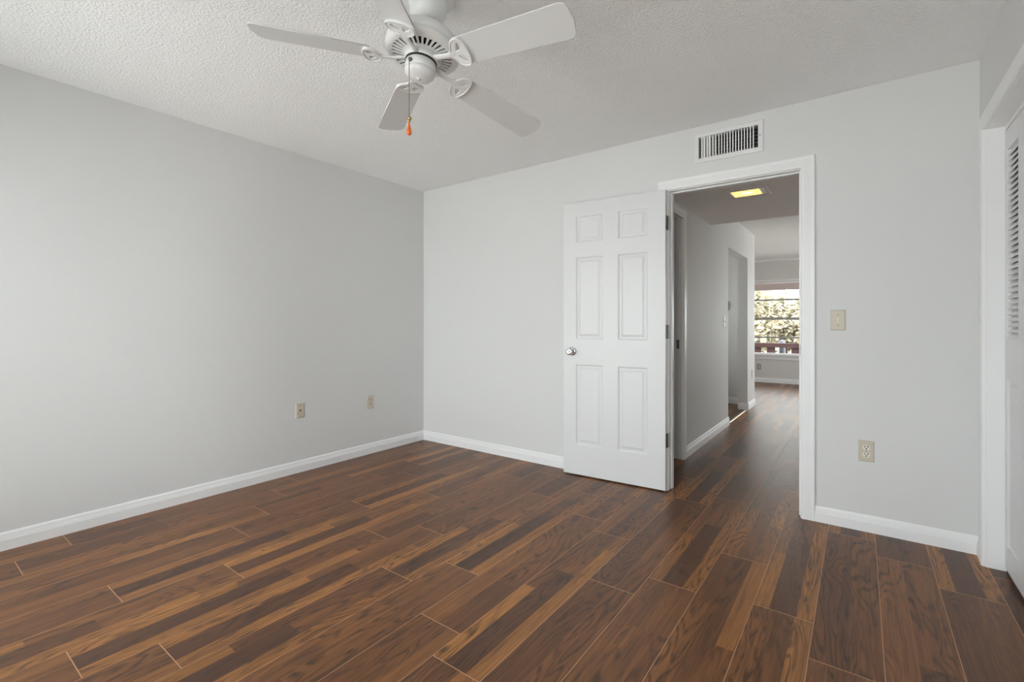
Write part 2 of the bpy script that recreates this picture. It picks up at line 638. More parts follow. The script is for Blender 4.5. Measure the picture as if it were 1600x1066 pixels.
# bedroom door casing (both sides) and jamb with stop
bm = bmesh.new()
casing(bm, 'y', YB, -1, OX0, OX1, OZ)
casing(bm, 'y', YBH, 1, OX0, OX1, OZ)
structure(obj('trim_1', bm, 'trim'))
bm = bmesh.new()
box(bm, (OX0 - .018, YB - .001, 0), (OX0, YBH + .001, OZ + .018))
box(bm, (OX1, YB - .001, 0), (OX1 + .018, YBH + .001, OZ + .018))
box(bm, (OX0, YB - .001, OZ), (OX1, YBH + .001, OZ + .018))
sy = YB + 0.037
box(bm, (OX0, sy, 0), (OX0 + .010, sy + .034, OZ), 0.002)
box(bm, (OX1 - .010, sy, 0), (OX1, sy + .034, OZ), 0.002)
box(bm, (OX0 + .010, sy, OZ - .010), (OX1 - .010, sy + .034, OZ), 0.002)
jamb = structure(obj('trim_2', bm, 'trim'))
bm = bmesh.new()
box(bm, (OX1 - .0025, YB + .004, 0.955), (OX1 - .0005, YB + .034, 1.015), 0.0008)
obj('strike_plate', bm, 'steel', jamb)
bm = bmesh.new()
for z in (0.344, 1.084, 1.826):
    box(bm, (OX0 + .0003, YB + .002, z - .048), (OX0 + .0012, YB + .010, z + .048))
obj('hinge_leaf', bm, 'steel', jamb)

# ------------------------------------------------------------------ six panel bedroom door, swung open against the wall
ang = math.atan2(3.140 - 3.187, -1.828 + 1.061)
door = empty('door_1', (-1.0590, 3.187, 0.010), ang)
structure(door)
DW, DH, DT = 0.764, 2.036, 0.035
cols = [(0.120, 0.336), (0.446, 0.664)]
rows = [(0.222, 0.826), (1.012, 1.628), (1.734, 1.936)]
bm = bmesh.new()
xs = [0, cols[0][0], cols[0][1], cols[1][0], cols[1][1], DW]
zs = [0, rows[0][0], rows[0][1], rows[1][0], rows[1][1], rows[2][0], rows[2][1], DH]
cache = {}


def VV(x, y, z):
    k = (round(x, 5), round(y, 5), round(z, 5))
    if k not in cache:
        cache[k] = bm.verts.new((x, y, z))
    return cache[k]


for i in range(5):
    for j in range(7):
        hole = i in (1, 3) and j in (1, 3, 5)
        x0, x1, z0, z1 = xs[i], xs[i + 1], zs[j], zs[j + 1]
        if not hole:
            for y in (0, -DT):
                bm.faces.new((VV(x0, y, z0), VV(x1, y, z0), VV(x1, y, z1), VV(x0, y, z1)))
        else:
            for (ax, az), (bx, bz) in (((x0, z0), (x1, z0)), ((x1, z0), (x1, z1)), ((x1, z1), (x0, z1)), ((x0, z1), (x0, z0))):
                bm.faces.new((VV(ax, 0, az), VV(bx, 0, bz), VV(bx, -DT, bz), VV(ax, -DT, az)))
for (ax, az), (bx, bz) in (((0, 0), (DW, 0)), ((DW, 0), (DW, DH)), ((DW, DH), (0, DH)), ((0, DH), (0, 0))):
    # outer edge strips must share the grid verts
    pts = [(ax, az)]
    if az == bz:
        order = xs if bx > ax else xs[::-1]
        pts = [(x, az) for x in order]
    else:
        order = zs if bz > az else zs[::-1]
        pts = [(ax, z) for z in order]
    for (px, pz), (qx, qz) in zip(pts, pts[1:]):
        bm.faces.new((VV(px, 0, pz), VV(qx, 0, qz), VV(qx, -DT, qz), VV(px, -DT, pz)))
obj('door_leaf', bm, 'door', door)
for (z0, z1) in rows:
    for (x0, x1) in cols:
        bm = bmesh.new()
        e_ = 0.0003
        steps = [(0.0, -0.0005), (0.006, -0.002), (0.011, -0.0085), (0.022, -0.0085), (0.040, -0.0025), (0.041, -0.0025)]
        rings = []
        for d, y in steps:
            rings.append([bm.verts.new(p) for p in ((x0 + d + e_, y, z0 + d + e_), (x1 - d - e_, y, z0 + d + e_), (x1 - d - e_, y, z1 - d - e_), (x0 + d + e_, y, z1 - d - e_))])
        for a, c in zip(rings, rings[1:]):
            for k in range(4):
                bm.faces.new((a[k], a[(k + 1) % 4], c[(k + 1) % 4], c[k]))
        bm.faces.new(rings[-1])
        back = [bm.verts.new((v.co.x, -DT + .004, v.co.z)) for v in rings[0]]
        for k in range(4):
            bm.faces.new((rings[0][k], rings[0][(k + 1) % 4], back[(k + 1) % 4], back[k]))
        bm.faces.new(back)
        obj('panel', bm, 'door', door)
# hinges on the visible door edge
for z in (0.344, 1.084, 1.826):
    bm = bmesh.new()
    zz = z - 0.010
    box(bm, (-0.0022, -0.024, zz - .048), (-0.0003, -0.002, zz + .048), 0.0008)
    tube(bm, [(-0.0045, -0.0375, zz - .048), (-0.0045, -0.0375, zz + .048)], 0.0055, 10)
    box(bm, (-0.0042, -0.010, zz - .048), (-0.0022, 0.0012, zz + .048), 0.0008)
    for q in (-.034, -.012, .012, .034):
        lathe(bm, [(0.0035, 0), (0.0030, .0012), (0, .0014)], 10, Matrix.Translation((-0.0022, -0.016, zz + q)) @ Matrix.Rotation(-math.pi / 2, 4, 'Y'))
    h_ = obj('hinge', bm, 'steel', door)
    h_['label'] = 'dark steel hinge'
# knob
KX, KZ = 0.692, 0.921
RY = Matrix.Translation((KX, 0, KZ)) @ Matrix.Rotation(-math.pi / 2, 4, 'X')
bm = bmesh.new()
lathe(bm, [(0.013, 0.004), (0.0115, 0.012), (0.0115, 0.026), (0.016, 0.030), (0.0245, 0.036), (0.0272, 0.044), (0.0262, 0.052), (0.0215, 0.058), (0.012, 0.0595), (0.009, 0.058), (0, 0.058)], 32, RY)
knob = obj('door_knob', bm, 'chrome', door, True)
knob['label'] = 'polished chrome knob'
bm = bmesh.new()
lathe(bm, [(0.0330, 0.0002), (0.0330, 0.003), (0.0300, 0.007), (0.022, 0.010), (0.0140, 0.0105), (0.0140, 0.0002)], 36, RY)
obj('rose', bm, 'chrome', knob, True)

# ------------------------------------------------------------------ air register above the door
reg = empty('air_register', ((VX0 + VX1) / 2, YB, 2.197))
tag(reg, 'white rectangular air register with vertical slats high on the back wall above the door', 'vent')


def child_at_world(o, parent):
    """keep world coordinates of the mesh while parenting to an empty that is only moved (and turned about z)"""
    bpy.context.view_layer.update()
    o.parent = parent
    m4 = Matrix.LocRotScale(parent.location, parent.rotation_euler, None)
    o.matrix_parent_inverse = m4.inverted()
    return o


RX0, RX1, RZ0, RZ1 = -0.886, -0.475, 2.197, 2.392
bm = bmesh.new()
y0 = YB
outer = [(RX0, RZ0), (RX1, RZ0), (RX1, RZ1), (RX0, RZ1)]
steps = [(0.0, 0.0), (0.001, -0.007), (0.006, -0.009), (0.026, -0.0085), (0.029, -0.006)]
rings = []
for d, dy in steps:
    rings.append([bm.verts.new(p) for p in ((RX0 + d, y0 + dy, RZ0 + d), (RX1 - d, y0 + dy, RZ0 + d), (RX1 - d, y0 + dy, RZ1 - d), (RX0 + d, y0 + dy, RZ1 - d))])
rings.append([bm.verts.new(p) for p in ((VX0 + .001, y0 + .02, VZ0 + .001), (VX1 - .001, y0 + .02, VZ0 + .001), (VX1 - .001, y0 + .02, VZ1 - .001), (VX0 + .001, y0 + .02, VZ1 - .001))])
for a, c in zip(rings, rings[1:]):
    for k in range(4):
        bm.faces.new((a[k], a[(k + 1) % 4], c[(k + 1) % 4], c[k]))
child_at_world(obj('frame', bm, 'register_paint'), reg)
nsl = 19
bm = bmesh.new()
bx0, bx1 = VX0 + .024, VX1 - .026
for i in range(nsl):
    x = bx0 + (bx1 - bx0) * i / (nsl - 1)
    yc = y0 + 0.004
    turn = math.radians(64 if i in (1, 3) else (52 if i in (0, 2) else (40 if i in (4, 5) else 4)))
    vs = box(bm, (x - .0030, yc - .006, VZ0 - .001), (x + .0030, yc + .006, VZ1 + .001))
    bmesh.ops.rotate(bm, verts=vs, cent=(x, yc - .006, 0), matrix=Matrix.Rotation(turn, 3, 'Z'))
child_at_world(obj('vertical_slats', bm, 'register_paint'), reg)
bm = bmesh.new()
for j in range(6):
    z = VZ0 + (VZ1 - VZ0) * (j + 0.75) / 6.2
    box(bm, (VX0 + .001, y0 + .024, z - .0045), (VX1 - .001, y0 + .034, z + .0045))
child_at_world(obj('rear_slats', bm, 'duct_metal'), reg)
bm = bmesh.new()
box(bm, (VX0 + .0005, y0 + .055, VZ0 + .0005), (VX1 - .0005, y0 + .088, VZ1 - .0005))
child_at_world(obj('duct_box', bm, 'black'), reg)
bm = bmesh.new()
lathe(bm, [(0.004, 0), (0.0035, .002), (0, .0025)], 12, Matrix.Translation((VX1 + .012, y0 - .0085, (VZ0 + VZ1) / 2)) @ Matrix.Rotation(math.pi / 2, 4, 'X'))
child_at_world(obj('screw', bm, 'screw'), reg)

# ------------------------------------------------------------------ cover plates: built in a local frame (x right, y out of the wall, z up)


def cover(root, w=0.070, h=0.115, mat='almond', t=0.006):
    bm = bmesh.new()
    hw, hh = w / 2, h / 2
    steps = [(0, 0), (0, 0.002), (0.002, 0.0045), (0.006, t)]
    rings = [[bm.verts.new(p) for p in ((-hw + d, y, -hh + d), (hw - d, y, -hh + d), (hw - d, y, hh - d), (-hw + d, y, hh - d))] for d, y in steps]
    for a, c in zip(rings, rings[1:]):
        for k in range(4):
            bm.faces.new((a[k], a[(k + 1) % 4], c[(k + 1) % 4], c[k]))
    bm.faces.new(rings[-1])
    bm.faces.new(rings[0])
    return obj('cover_plate', bm, mat, root)


def screw(root, z, t=0.006, x=0.0):
    bm = bmesh.new()
    lathe(bm, [(0.0034, 0), (0.0030, .0010), (0, .0013)], 12, Matrix.Translation((x, t - .0002, z)) @ Matrix.Rotation(-math.pi / 2, 4, 'X'))
    return obj('screw', bm, 'screw', root)


def receptacle(root, z, mat, t=0.006):
    pts = []
    R_ = 0.0172
    for i in range(40):
        a = 2 * math.pi * i / 40
        pts.append((R_ * math.cos(a), max(-0.0142, min(0.0142, R_ * math.sin(a)))))
    bm = bmesh.new()
    A = [bm.verts.new((x, t - .0005, z + q)) for x, q in pts]
    B = [bm.verts.new((x, t + .0022, z + q)) for x, q in pts]
    for i in range(len(pts)):
        j = (i + 1) % len(pts)
        bm.faces.new((A[i], A[j], B[j], B[i]))
    bm.faces.new(B)
    o = obj('receptacle', bm, mat, root)
    bm = bmesh.new()
    box(bm, (-.0085, t + .0018, z + .0000), (-.0050, t + .0026, z + .0105))
    box(bm, (.0050, t + .0018, z + .0010), (.0083, t + .0026, z + .0098))
    lathe(bm, [(0.0034, 0), (0.0034, .0007), (0, .0007)], 12, Matrix.Translation((0, t + .0019, z - .0065)) @ Matrix.Rotation(-math.pi / 2, 4, 'X'))
    obj('slots', bm, 'black', o)
    return o


def outlet(loc, rz, label, mat='almond', mat2='almond_light', group=None):
    r = empty('wall_outlet', loc, rz)
    tag(r, label, 'outlet', group)
    cover(r, mat=mat)
    receptacle(r, 0.0195, mat2)
    receptacle(r, -0.0195, mat2)
    screw(r, 0)
    return r


def switch(loc, rz, label, mat='almond'):
    r = empty('light_switch', loc, rz)
    tag(r, label, 'light switch')
    cover(r, mat=mat)
    bm = bmesh.new()
    box(bm, (-.0052, .0052, -.0118), (.0052, .0066, .0118), .0004)
    vs = box(bm, (-.0038, .004, -.004), (.0038, .0165, .006), .001)
    obj('toggle', bm, 'almond_light', r)
    screw(r, 0.030)
    screw(r, -0.030)
    return r


FB = math.pi          # facing -y : local +y -> world -y
FL = -math.pi / 2     # facing +x : local +y -> world +x
outlet((0.027, YB, 0.440), FB, 'almond duplex outlet low on the back wall right of the doorway')
switch((-0.101, YB, 1.159), FB, 'almond toggle light switch on the back wall right of the doorway')
outlet((XL, 2.607, 0.451), FL, 'almond duplex outlet on the left wall, nearer the room corner', 'almond', 'almond')
jk = empty('cable_jack', (XL, 1.964, 0.473), FL)
tag(jk, 'almond cable jack plate with one centre socket on the left wall, farther from the corner', 'cable jack')
cover(jk)
screw(jk, 0.042)
screw(jk, -0.042)
bm = bmesh.new()
lathe(bm, [(0.0062, 0.005), (0.0062, 0.0085), (0.0048, 0.0135), (0.0040, 0.0135), (0.0040, 0.010), (0, 0.010)], 16, Matrix.Rotation(-math.pi / 2, 4, 'X'))
obj('socket', bm, 'steel', jk)

# ------------------------------------------------------------------ closet: casing, jamb, louvered bifold leaves
bm = bmesh.new()
casing(bm, 'x', XR, -1, CY0, CY1, CZ)
structure(obj('trim_3', bm, 'trim'))
bm = bmesh.new()
box(bm, (XR - .001, CY1, 0.0), (0.576, CY1 + .018, CZ + .018))
box(bm, (XR - .001, CY0 - .018, 0), (0.576, CY0, CZ + .018))
box(bm, (XR - .001, CY0, CZ), (0.576, CY1, CZ + .018))
box(bm, (0.536, CY0, CZ - .022), (0.564, CY1, CZ))
structure(obj('trim_4', bm, 'trim'))
LW, LT = 0.2625, 0.028
LX = 0.536
closet = empty('door_2', (LX, CY1, 0.012))
structure(closet)
for n in range(4):
    yb = CY1 - .004 - n * (LW + 0.0025)      # pivot-side edge of this leaf
    ya = yb - LW
    z0, z1 = 0.020, CZ - 0.028
    st = 0.040
    bm = bmesh.new()
    box(bm, (LX, yb - st, z0), (LX + LT, yb, z1), .0015)
    box(bm, (LX, ya, z0), (LX + LT, ya + st, z1), .0015)
    for a, c in ((z0, 0.125), (0.885, 1.075), (1.925, z1)):
        box(bm, (LX, ya + st, a), (LX + LT, yb - st, c))
    leaf = child_at_world(obj('leaf_frame', bm, 'door'), closet)
    bm = bmesh.new()
    x0, x1 = LX + .004, LX + LT - .004
    q0, q1 = ya + st, yb - st
    stp = [(0.0, 0.006), (0.004, 0.010), (0.012, 0.010), (0.026, 0.004)]
    rings = [[bm.verts.new(p) for p in ((LX + dx, q0 + d, 0.125 + d), (LX + dx, q1 - d, 0.125 + d), (LX + dx, q1 - d, 0.885 - d), (LX + dx, q0 + d, 0.885 - d))] for d, dx in stp]
    for a, c in zip(rings, rings[1:]):
        for k in range(4):
            bm.faces.new((a[k], a[(k + 1) % 4], c[(k + 1) % 4], c[k]))
    bm.faces.new(rings[-1])
    bk = [bm.verts.new((LX + LT - .006, v.co.y, v.co.z)) for v in rings[0]]
    for k in range(4):
        bm.faces.new((rings[0][k], rings[0][(k + 1) % 4], bk[(k + 1) % 4], bk[k]))
    bm.faces.new(bk)
    child_at_world(obj('raised_panel', bm, 'door'), closet)
    bm = bmesh.new()
    nl = 33
    for i in range(nl):
        z = 1.075 + (1.925 - 1.075) * (i + 0.5) / nl
        vs = box(bm, (LX + LT / 2 - .0175, q0 - .004, z - .0034), (LX + LT / 2 + .0175, q1 + .004, z + .0034))
        bmesh.ops.rotate(bm, verts=vs, cent=(LX + LT / 2, 0, z), matrix=Matrix.Rotation(math.radians(-52), 3, 'Y'))
    child_at_world(obj('louver_slats', bm, 'door'), closet)
bm = bmesh.new()
box(bm, (0.541, CY0 + .002, 0.0005), (0.561, CY1 - .002, 0.006))
child_at_world(obj('floor_track', bm, 'steel'), closet)

# ------------------------------------------------------------------ ceiling fan, hanging a little out of plumb
K = 0.62 / 0.66
FC = Vector((-1.433 * K, 1.327 * K, HC + 1.061 * K))
TILT = Matrix.Rotation(-0.154, 4, 'X') @ Matrix.Rotation(0.032, 4, 'Y')
AX = (TILT @ Vector((0, 0, 1)))
hz = (ZC - FC.z) / AX.z
CT = FC + AX * hz
fan = empty('ceiling_fan', CT)
tag(fan, 'white five-blade ceiling fan with pull chain hanging slightly tilted from the ceiling', 'ceiling fan')
MF = Matrix.Translation(FC - CT) @ TILT         # fan frame (origin on the blade plane) inside the thing


def fpart(o, m4=None):
    o.parent = fan
    o.matrix_local = MF if m4 is None else MF @ m4
    return o


# canopy on the ceiling (plumb) with a rounded skirt
bm = bmesh.new()
lathe(bm, [(0.100, 0), (0.105, -0.008), (0.1055, -0.036), (0.102, -0.048), (0.093, -0.055), (0.080, -0.057), (0.0735, -0.060), (0.0715, -0.066), (0.0715, -0.082), (0.069, -0.100), (0.061, -0.116), (0.048, -0.127), (0.034, -0.132), (0.028, -0.132), (0.026, -0.122), (0, -0.122)], 48, Matrix.Translation((-0.012, -0.009, 0)))
cp = obj('canopy', bm, 'fan_white', fan, True)
bm = bmesh.new()
lathe(bm, [(0.022, 0.10), (0.022, 0.19), (0.012, 0.195), (0.012, hz - 0.10)], 24)
fpart(obj('downrod', bm, 'fan_white', None, True))
# motor housing: dome above, broad rim, slotted underside
bm = bmesh.new()
lathe(bm, [(0.020, 0.135), (0.050, 0.132), (0.085, 0.122), (0.112, 0.106), (0.132, 0.086), (0.139, 0.066), (0.140, 0.056), (0.1345, 0.0535), (0.1345, 0.0505), (0.1395, 0.049), (0.1415, 0.044), (0.140, 0.037), (0.1355, 0.031), (0.1285, 0.0265),
           (0.122, 0.0245), (0.118, 0.0238)], 64, cap0=True, cap1=False)
fpart(obj('motor_housing', bm, 'fan_white', None, True))
# vented plate: radial slots as real openings over a dark inner disc
bm = bmesh.new()
NS = 34
ra, rb, rc, rd = 0.060, 0.074, 0.113, 0.1185


def ring_pt(r, a, h):
    return (r * math.cos(a), r * math.sin(a), h)


def hh(r):
    return 0.0235 - (0.118 - r) * 0.05


vcache = {}


def RV(r, a, h):
    k = (round(r, 5), round(a % (2 * math.pi), 5) % round(2 * math.pi, 5), round(h, 5))
    if k not in vcache:
        vcache[k] = bm.verts.new(ring_pt(r, a, h))
    return vcache[k]


for i in range(NS):
    a0 = 2 * math.pi * i / NS
    a3 = 2 * math.pi * (i + 1) / NS
    wv = (a3 - a0) * 0.24
    a1, a2 = a0 + wv, a3 - wv
    solid_gap = False
    cells = [(ra, rb, True), (rb, rc, False), (rc, rd, True)]
    for r0, r1, full in cells:
        for (p, q, is_slot) in ((a0, a1, False), (a1, a2, True), (a2, a3, False)):
            if is_slot and not full and not solid_gap:
                continue
            bm.faces.new((RV(r0, p, hh(r0)), RV(r1, p, hh(r1)), RV(r1, q, hh(r1)), RV(r0, q, hh(r0))))
r_ = bmesh.ops.extrude_face_region(bm, geom=list(bm.faces))
bmesh.ops.translate(bm, verts=[v for v in r_['geom'] if isinstance(v, bmesh.types.BMVert)], vec=(0, 0, 0.005))
fpart(obj('vent_plate', bm, 'fan_white'))
bm = bmesh.new()
lathe(bm, [(0.0, 0.0375), (0.116, 0.0375), (0.116, 0.041), (0, 0.041)], 48)
fpart(obj('motor_core', bm, 'dark_gap'))
# flywheel and switch housing
bm = bmesh.new()
lathe(bm, [(0.062, 0.026), (0.0655, 0.018), (0.0655, 0.004), (0.063, -0.001), (0.050, -0.001)], 48)
fpart(obj('flywheel', bm, 'fan_white', None, True))
bm = bmesh.new()
lathe(bm, [(0.0600, 0.0005), (0.0600, -0.0065), (0.050, -0.0085)], 48)
fpart(obj('shadow_gap', bm, 'dark_gap'))
bm = bmesh.new()
lathe(bm, [(0.0545, -0.006), (0.0575, -0.008), (0.0575, -0.036), (0.0560, -0.0375), (0.0560, -0.0390), (0.0570, -0.040), (0.0550, -0.049), (0.0475, -0.058), (0.034, -0.0645), (0.015, -0.068), (0.004, -0.0685), (0.004, -0.071), (0, -0.0715)], 48)
fpart(obj('switch_housing', bm, 'fan_white', None, True))

TH0 = 0.129
PITCH = -0.251


def smooth_loop(ctrl, sub=6):
    """closed Catmull-Rom through control points"""
    n = len(ctrl)
    out = []
    for i in range(n):
        p0, p1, p2, p3 = (Vector(ctrl[(i + k) % n]) for k in (-1, 0, 1, 2))
        for s_ in range(sub):
            t = s_ / sub
            out.append(tuple(0.5 * ((2 * p1) + (-p0 + p2) * t + (2 * p0 - 5 * p1 + 4 * p2 - p3) * t * t + (-p0 + 3 * p1 - 3 * p2 + p3) * t ** 3)))
    return out


# blade outline in (r, t)
def blade_outline():
    r0, r1, w0, w1 = 0.1855, 0.622, 0.054, 0.064
    pts = [(r0, -w0), (r0, w0)]
    # + side edge to the tip, rounded corners, slightly bowed end
    rad = 0.030
    for i in range(9):
        a = math.pi / 2 - i * math.pi / 2 / 8
        pts.append((r1 - rad - .006 + rad * math.cos(a), w1 - rad + rad * math.sin(a)))
    pts.append((r1, 0))
    for i in range(9):
        a = -i * math.pi / 2 / 8
        pts.append((r1 - rad - .006 + rad * math.cos(a), -w1 + rad + rad * math.sin(a)))
    return pts


arm_half = [(0.140, 0.0115), (0.150, 0.020), (0.1575, 0.036), (0.168, 0.050), (0.183, 0.0575), (0.197, 0.0580), (0.2055, 0.052), (0.2135, 0.034), (0.2175, 0.017)]
arm_ctrl = arm_half + [(0.2185, 0.0)] + [(r, -t) for r, t in arm_half[::-1]]
arm_loop = smooth_loop(arm_ctrl, 5)


def hole(sgn):
    c = [(0.170, 0.008), (0.1755, 0.020), (0.185, 0.035), (0.194, 0.041), (0.199, 0.035), (0.199, 0.022), (0.192, 0.011), (0.180, 0.006)]
    return smooth_loop([(r, sgn * t) for r, t in [(.185 + (r - .185) * .85, .0235 + (t - .0235) * .80) for r, t in c]][::int(sgn)], 5)


blade0 = arm0 = None
for k in range(5):
    RZ = Matrix.Rotation(TH0 + k * 2 * math.pi / 5, 4, 'Z')
    PT = Matrix.Rotation(PITCH, 4, 'X')
    if k == 0:
        blade0 = plate2d('blade', blade_outline(), [], 0.0055, 'blade_white', None, 0.0012)
        arm0 = plate2d('blade_arm', arm_loop, [hole(1), hole(-1)], 0.0085, 'fan_white', None, 0.0028, True)
        # neck from the flywheel out to the bracket, merged into the arm mesh
        bm = bmesh.new()
        bm.from_mesh(arm0.data)
        nk = [(0.050, 0.010, 0.014, 0.008), (0.075, 0.008, 0.0125, 0.008), (0.105, 0.003, 0.0110, 0.0075), (0.130, 0.000, 0.0115, 0.007), (0.152, 0.0, 0.014, 0.0065), (0.175, 0.0005, 0.008, 0.006)]
        rings = []
        for r, z, w, t in nk:
            ring = []
            for i in range(12):
                a = 2 * math.pi * i / 12
                ring.append(bm.verts.new((r, w * math.cos(a), z + t * 0.75 * math.sin(a))))
            rings.append(ring)
        for a, c in zip(rings, rings[1:]):
            for i in range(12):
                bm.faces.new((a[i], a[(i + 1) % 12], c[(i + 1) % 12], c[i]))
        bm.faces.new(rings[0])
        bm.faces.new(rings[-1])
        # raised rim along the bracket edge
        inner = [Vector((p[0], p[1], -0.004)) for p in arm_loop]
        cx_, cy_ = 0.186, 0.0
        rim = [Vector((cx_ + (p.x - cx_) * .93, cy_ + (p.y - cy_) * .93, -0.0042)) for p in inner if p.x > 0.148]
        tube(bm, rim, 0.0032, 8)
        bmesh.ops.recalc_face_normals(bm, faces=bm.faces)
        bm.to_mesh(arm0.data)
        bm.free()
        for p in arm0.data.polygons:
            p.use_smooth = True
        bl, ar_ = blade0, arm0
    else:
        bl, ar_ = blade0.copy(), arm0.copy()
        COL.objects.link(bl)
        COL.objects.link(ar_)
    fpart(bl, RZ @ PT @ Matrix.Translation((0, 0, 0.0030)))
    fpart(ar_, RZ @ PT @ Matrix.Translation((0, 0, -0.0042)))

# pull chain, hanging plumb from the switch housing
ph = FC + AX * (-0.020)
tow = Vector((0.167, -0.986, 0)).normalized()
start = ph + tow * 0.0575
end = start + tow * 0.010 + Vector((0, 0, -0.006))
zb_ = 1.889
bm = bmesh.new()
tube(bm, [start - CT, end - CT, Vector((end.x, end.y, end.z - .01)) - CT, Vector((end.x, end.y, zb_)) - CT], 0.0014, 6)
chain = obj('pull_chain', bm, 'screw', fan)
bm = bmesh.new()
lathe(bm, [(0.0075, 0), (0.0075, 0.006), (0.005, 0.009), (0, 0.009)], 16, Matrix.Translation(start - CT + Vector((0, 0, 0))) @ tow.to_track_quat('Z', 'Y').to_matrix().to_4x4())
obj('chain_outlet', bm, 'steel', chain, True)
e0 = Vector((end.x, end.y, zb_)) - CT
bm = bmesh.new()
for dz, dx in ((0.003, 0.004), (-0.005, -0.001)):
    vs = bmesh.ops.create_uvsphere(bm, u_segments=12, v_segments=8, radius=0.0065)['verts']
    bmesh.ops.translate(bm, verts=vs, vec=e0 + Vector((dx, 0.0, dz)))
obj('connector', bm, 'brass', chain, True)
bm = bmesh.new()
lathe(bm, [(0, -0.009), (0.0022, -0.012), (0.0032, -0.018), (0.0060, -0.030), (0.0090, -0.041), (0.0098, -0.047), (0.0085, -0.053), (0.004, -0.057), (0, -0.058)], 20, Matrix.Translation(e0))
fb = obj('fob', bm, 'amber', chain, True)
fb['label'] = 'orange teardrop fob'

# ------------------------------------------------------------------ hall
HX = -1.20
HXB = -1.315
PD0, PD1, PDZ = 3.44, 4.04, 2.020         # pocket door opening
NO0, NO1, NOZ = 5.745, 6.885, 2.006        # cased-free opening to the side nook
HE = 7.41
wall_grid('wall_hall_left', 'x', HXB, HX, [YBH, PD0, PD1, NO0, NO1, HE], [0, NOZ, PDZ, 2.5],
          lambda u, z: not ((PD0 < u < PD1 and z < PDZ) or (NO0 < u < NO1 and z < NOZ)), 'hall_wall')
wall_grid('wall_hall_right', 'x', -0.10, 0.0, [YBH, 4.98], [0, 2.5], lambda u, z: True, 'hall_wall')
structure(boxes('ceiling_hall', [((HXB, YBH, 2.124), (-0.10, 4.98, 2.5))], 'soffit'))
structure(boxes('ceiling_living', [((-4.3, 4.98, 2.385), (2.0, 10.36, 2.5))], 'ceiling'))
structure(boxes('ceiling_side', [((-2.7, YBH, 2.35), (HXB, 7.33, 2.38))], 'soffit'))
wall_grid('wall_nook_left', 'x', -2.8, -2.7, [YBH, 6.0, 6.9, 7.43], [0, .95, 1.85, 2.5], lambda u, z: not (6.0 < u < 6.9 and .95 < z < 1.85), 'hall_wall')
structure(boxes('wall_side', [((-2.7, 5.55, 0), (HXB, 5.62, 2.35)), ((-2.7, YBH - .02, 0), (HXB, YBH + .04, 2.35))], 'hall_wall'))
structure(boxes('wall_nook', [((-4.3, 7.33, 0), (HXB, 7.41, 2.5))], 'hall_wall'))
baseboard('baseboard_hall', [((HX, PD1 + .080), (HX, NO0), (1, 0)), ((HX, NO1), (HX, HE), (1, 0)), ((HXB, NO1), (HX + .014, NO1), (0, -1)),
                             ((HX + .014, HE), (-4.2, HE), (0, 1)), ((-2.7, 7.33), (HXB, 7.33), (0, -1)), ((HXB, NO0), (HX + .014, NO0), (0, 1)),
                             ((-.10, YBH + .09), (-.10, 4.98), (-1, 0))])
# pocket door, casing and split jamb
bm = bmesh.new()
casing(bm, 'x', HX, 1, PD0, PD1, PDZ)
box(bm, (HX - .006, PD1 - .002, 0.0), (HX + .001, PD1 + .016, PDZ))
box(bm, (HXB - .001, PD1 - .006, 0.0), (HXB + .058, PD1 + .016, PDZ))
box(bm, (HXB, PD0, PDZ - .006), (HXB + .036, PD1, PDZ + .01))
box(bm, (HX - .036, PD0, PDZ - .006), (HX, PD1, PDZ + .01))
structure(obj('trim_5', bm, 'trim'))
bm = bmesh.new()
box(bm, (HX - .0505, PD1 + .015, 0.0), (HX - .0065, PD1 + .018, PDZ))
structure(obj('pocket_shade', bm, 'black'))  # black strip stands in for the shade inside the door pocket
pk = empty('door_3', (HX - .058, PD1, 0.012))
structure(pk)
bm = bmesh.new()
box(bm, (HX - .0480, PD1 - .014, 0.012), (HX - .0190, PD1 + .014, PDZ - .012), .001)
child_at_world(obj('door_edge', bm, 'door'), pk)
bm = bmesh.new()
box(bm, (HX - .043, PD1 - .0165, 0.93), (HX - .021, PD1 - .0135, 1.005), .0008)
child_at_world(obj('latch_plate', bm, 'steel'), pk)
# threshold strip across the nook opening
bm = bmesh.new()
sweep_profile(bm, [(-.014, 0), (.014, 0), (.010, .004), (0, .006), (-.010, .004)], (HX - .02, NO0 + .015, 0.0002), (HX - .02, NO1 - .015, 0.0002), (1, 0, 0), (0, 0, 1))
structure(obj('trim_6', bm, 'strip'))
switch((HX, 5.545, 1.165), FL, 'small toggle light switch on the hall wall just before the side opening', 'almond')
outlet((HX, 7.205, 0.450), FL, 'duplex outlet on the short wall end past the side opening in the hall')
th = empty('thermostat', (-1.56, 7.33, 1.40), FB)
tag(th, 'small dark grey wall control seen through the hall side opening', 'thermostat')
cover(th, 0.085, 0.125, 'grey_plate', 0.02)
bm = bmesh.new()
box(bm, (-.025, .0195, .010), (.025, .021, .040), .0005)
obj('dial_window', bm, 'black', th)

bm = bmesh.new()
for a, c in (((-2.77, 6.0, .95), (-2.73, 6.04, 1.85)), ((-2.77, 6.86, .95), (-2.73, 6.9, 1.85)), ((-2.77, 6.04, .95), (-2.73, 6.86, .99)), ((-2.77, 6.04, 1.81), (-2.73, 6.86, 1.85))):
    box(bm, a, c)
w_ = structure(obj('window_nook_added', bm, 'trim'))  # unseen window added to brighten the nook
bm = bmesh.new()
box(bm, (-2.752, 6.041, .991), (-2.748, 6.859, 1.809))
obj('pane', bm, 'glass', w_)

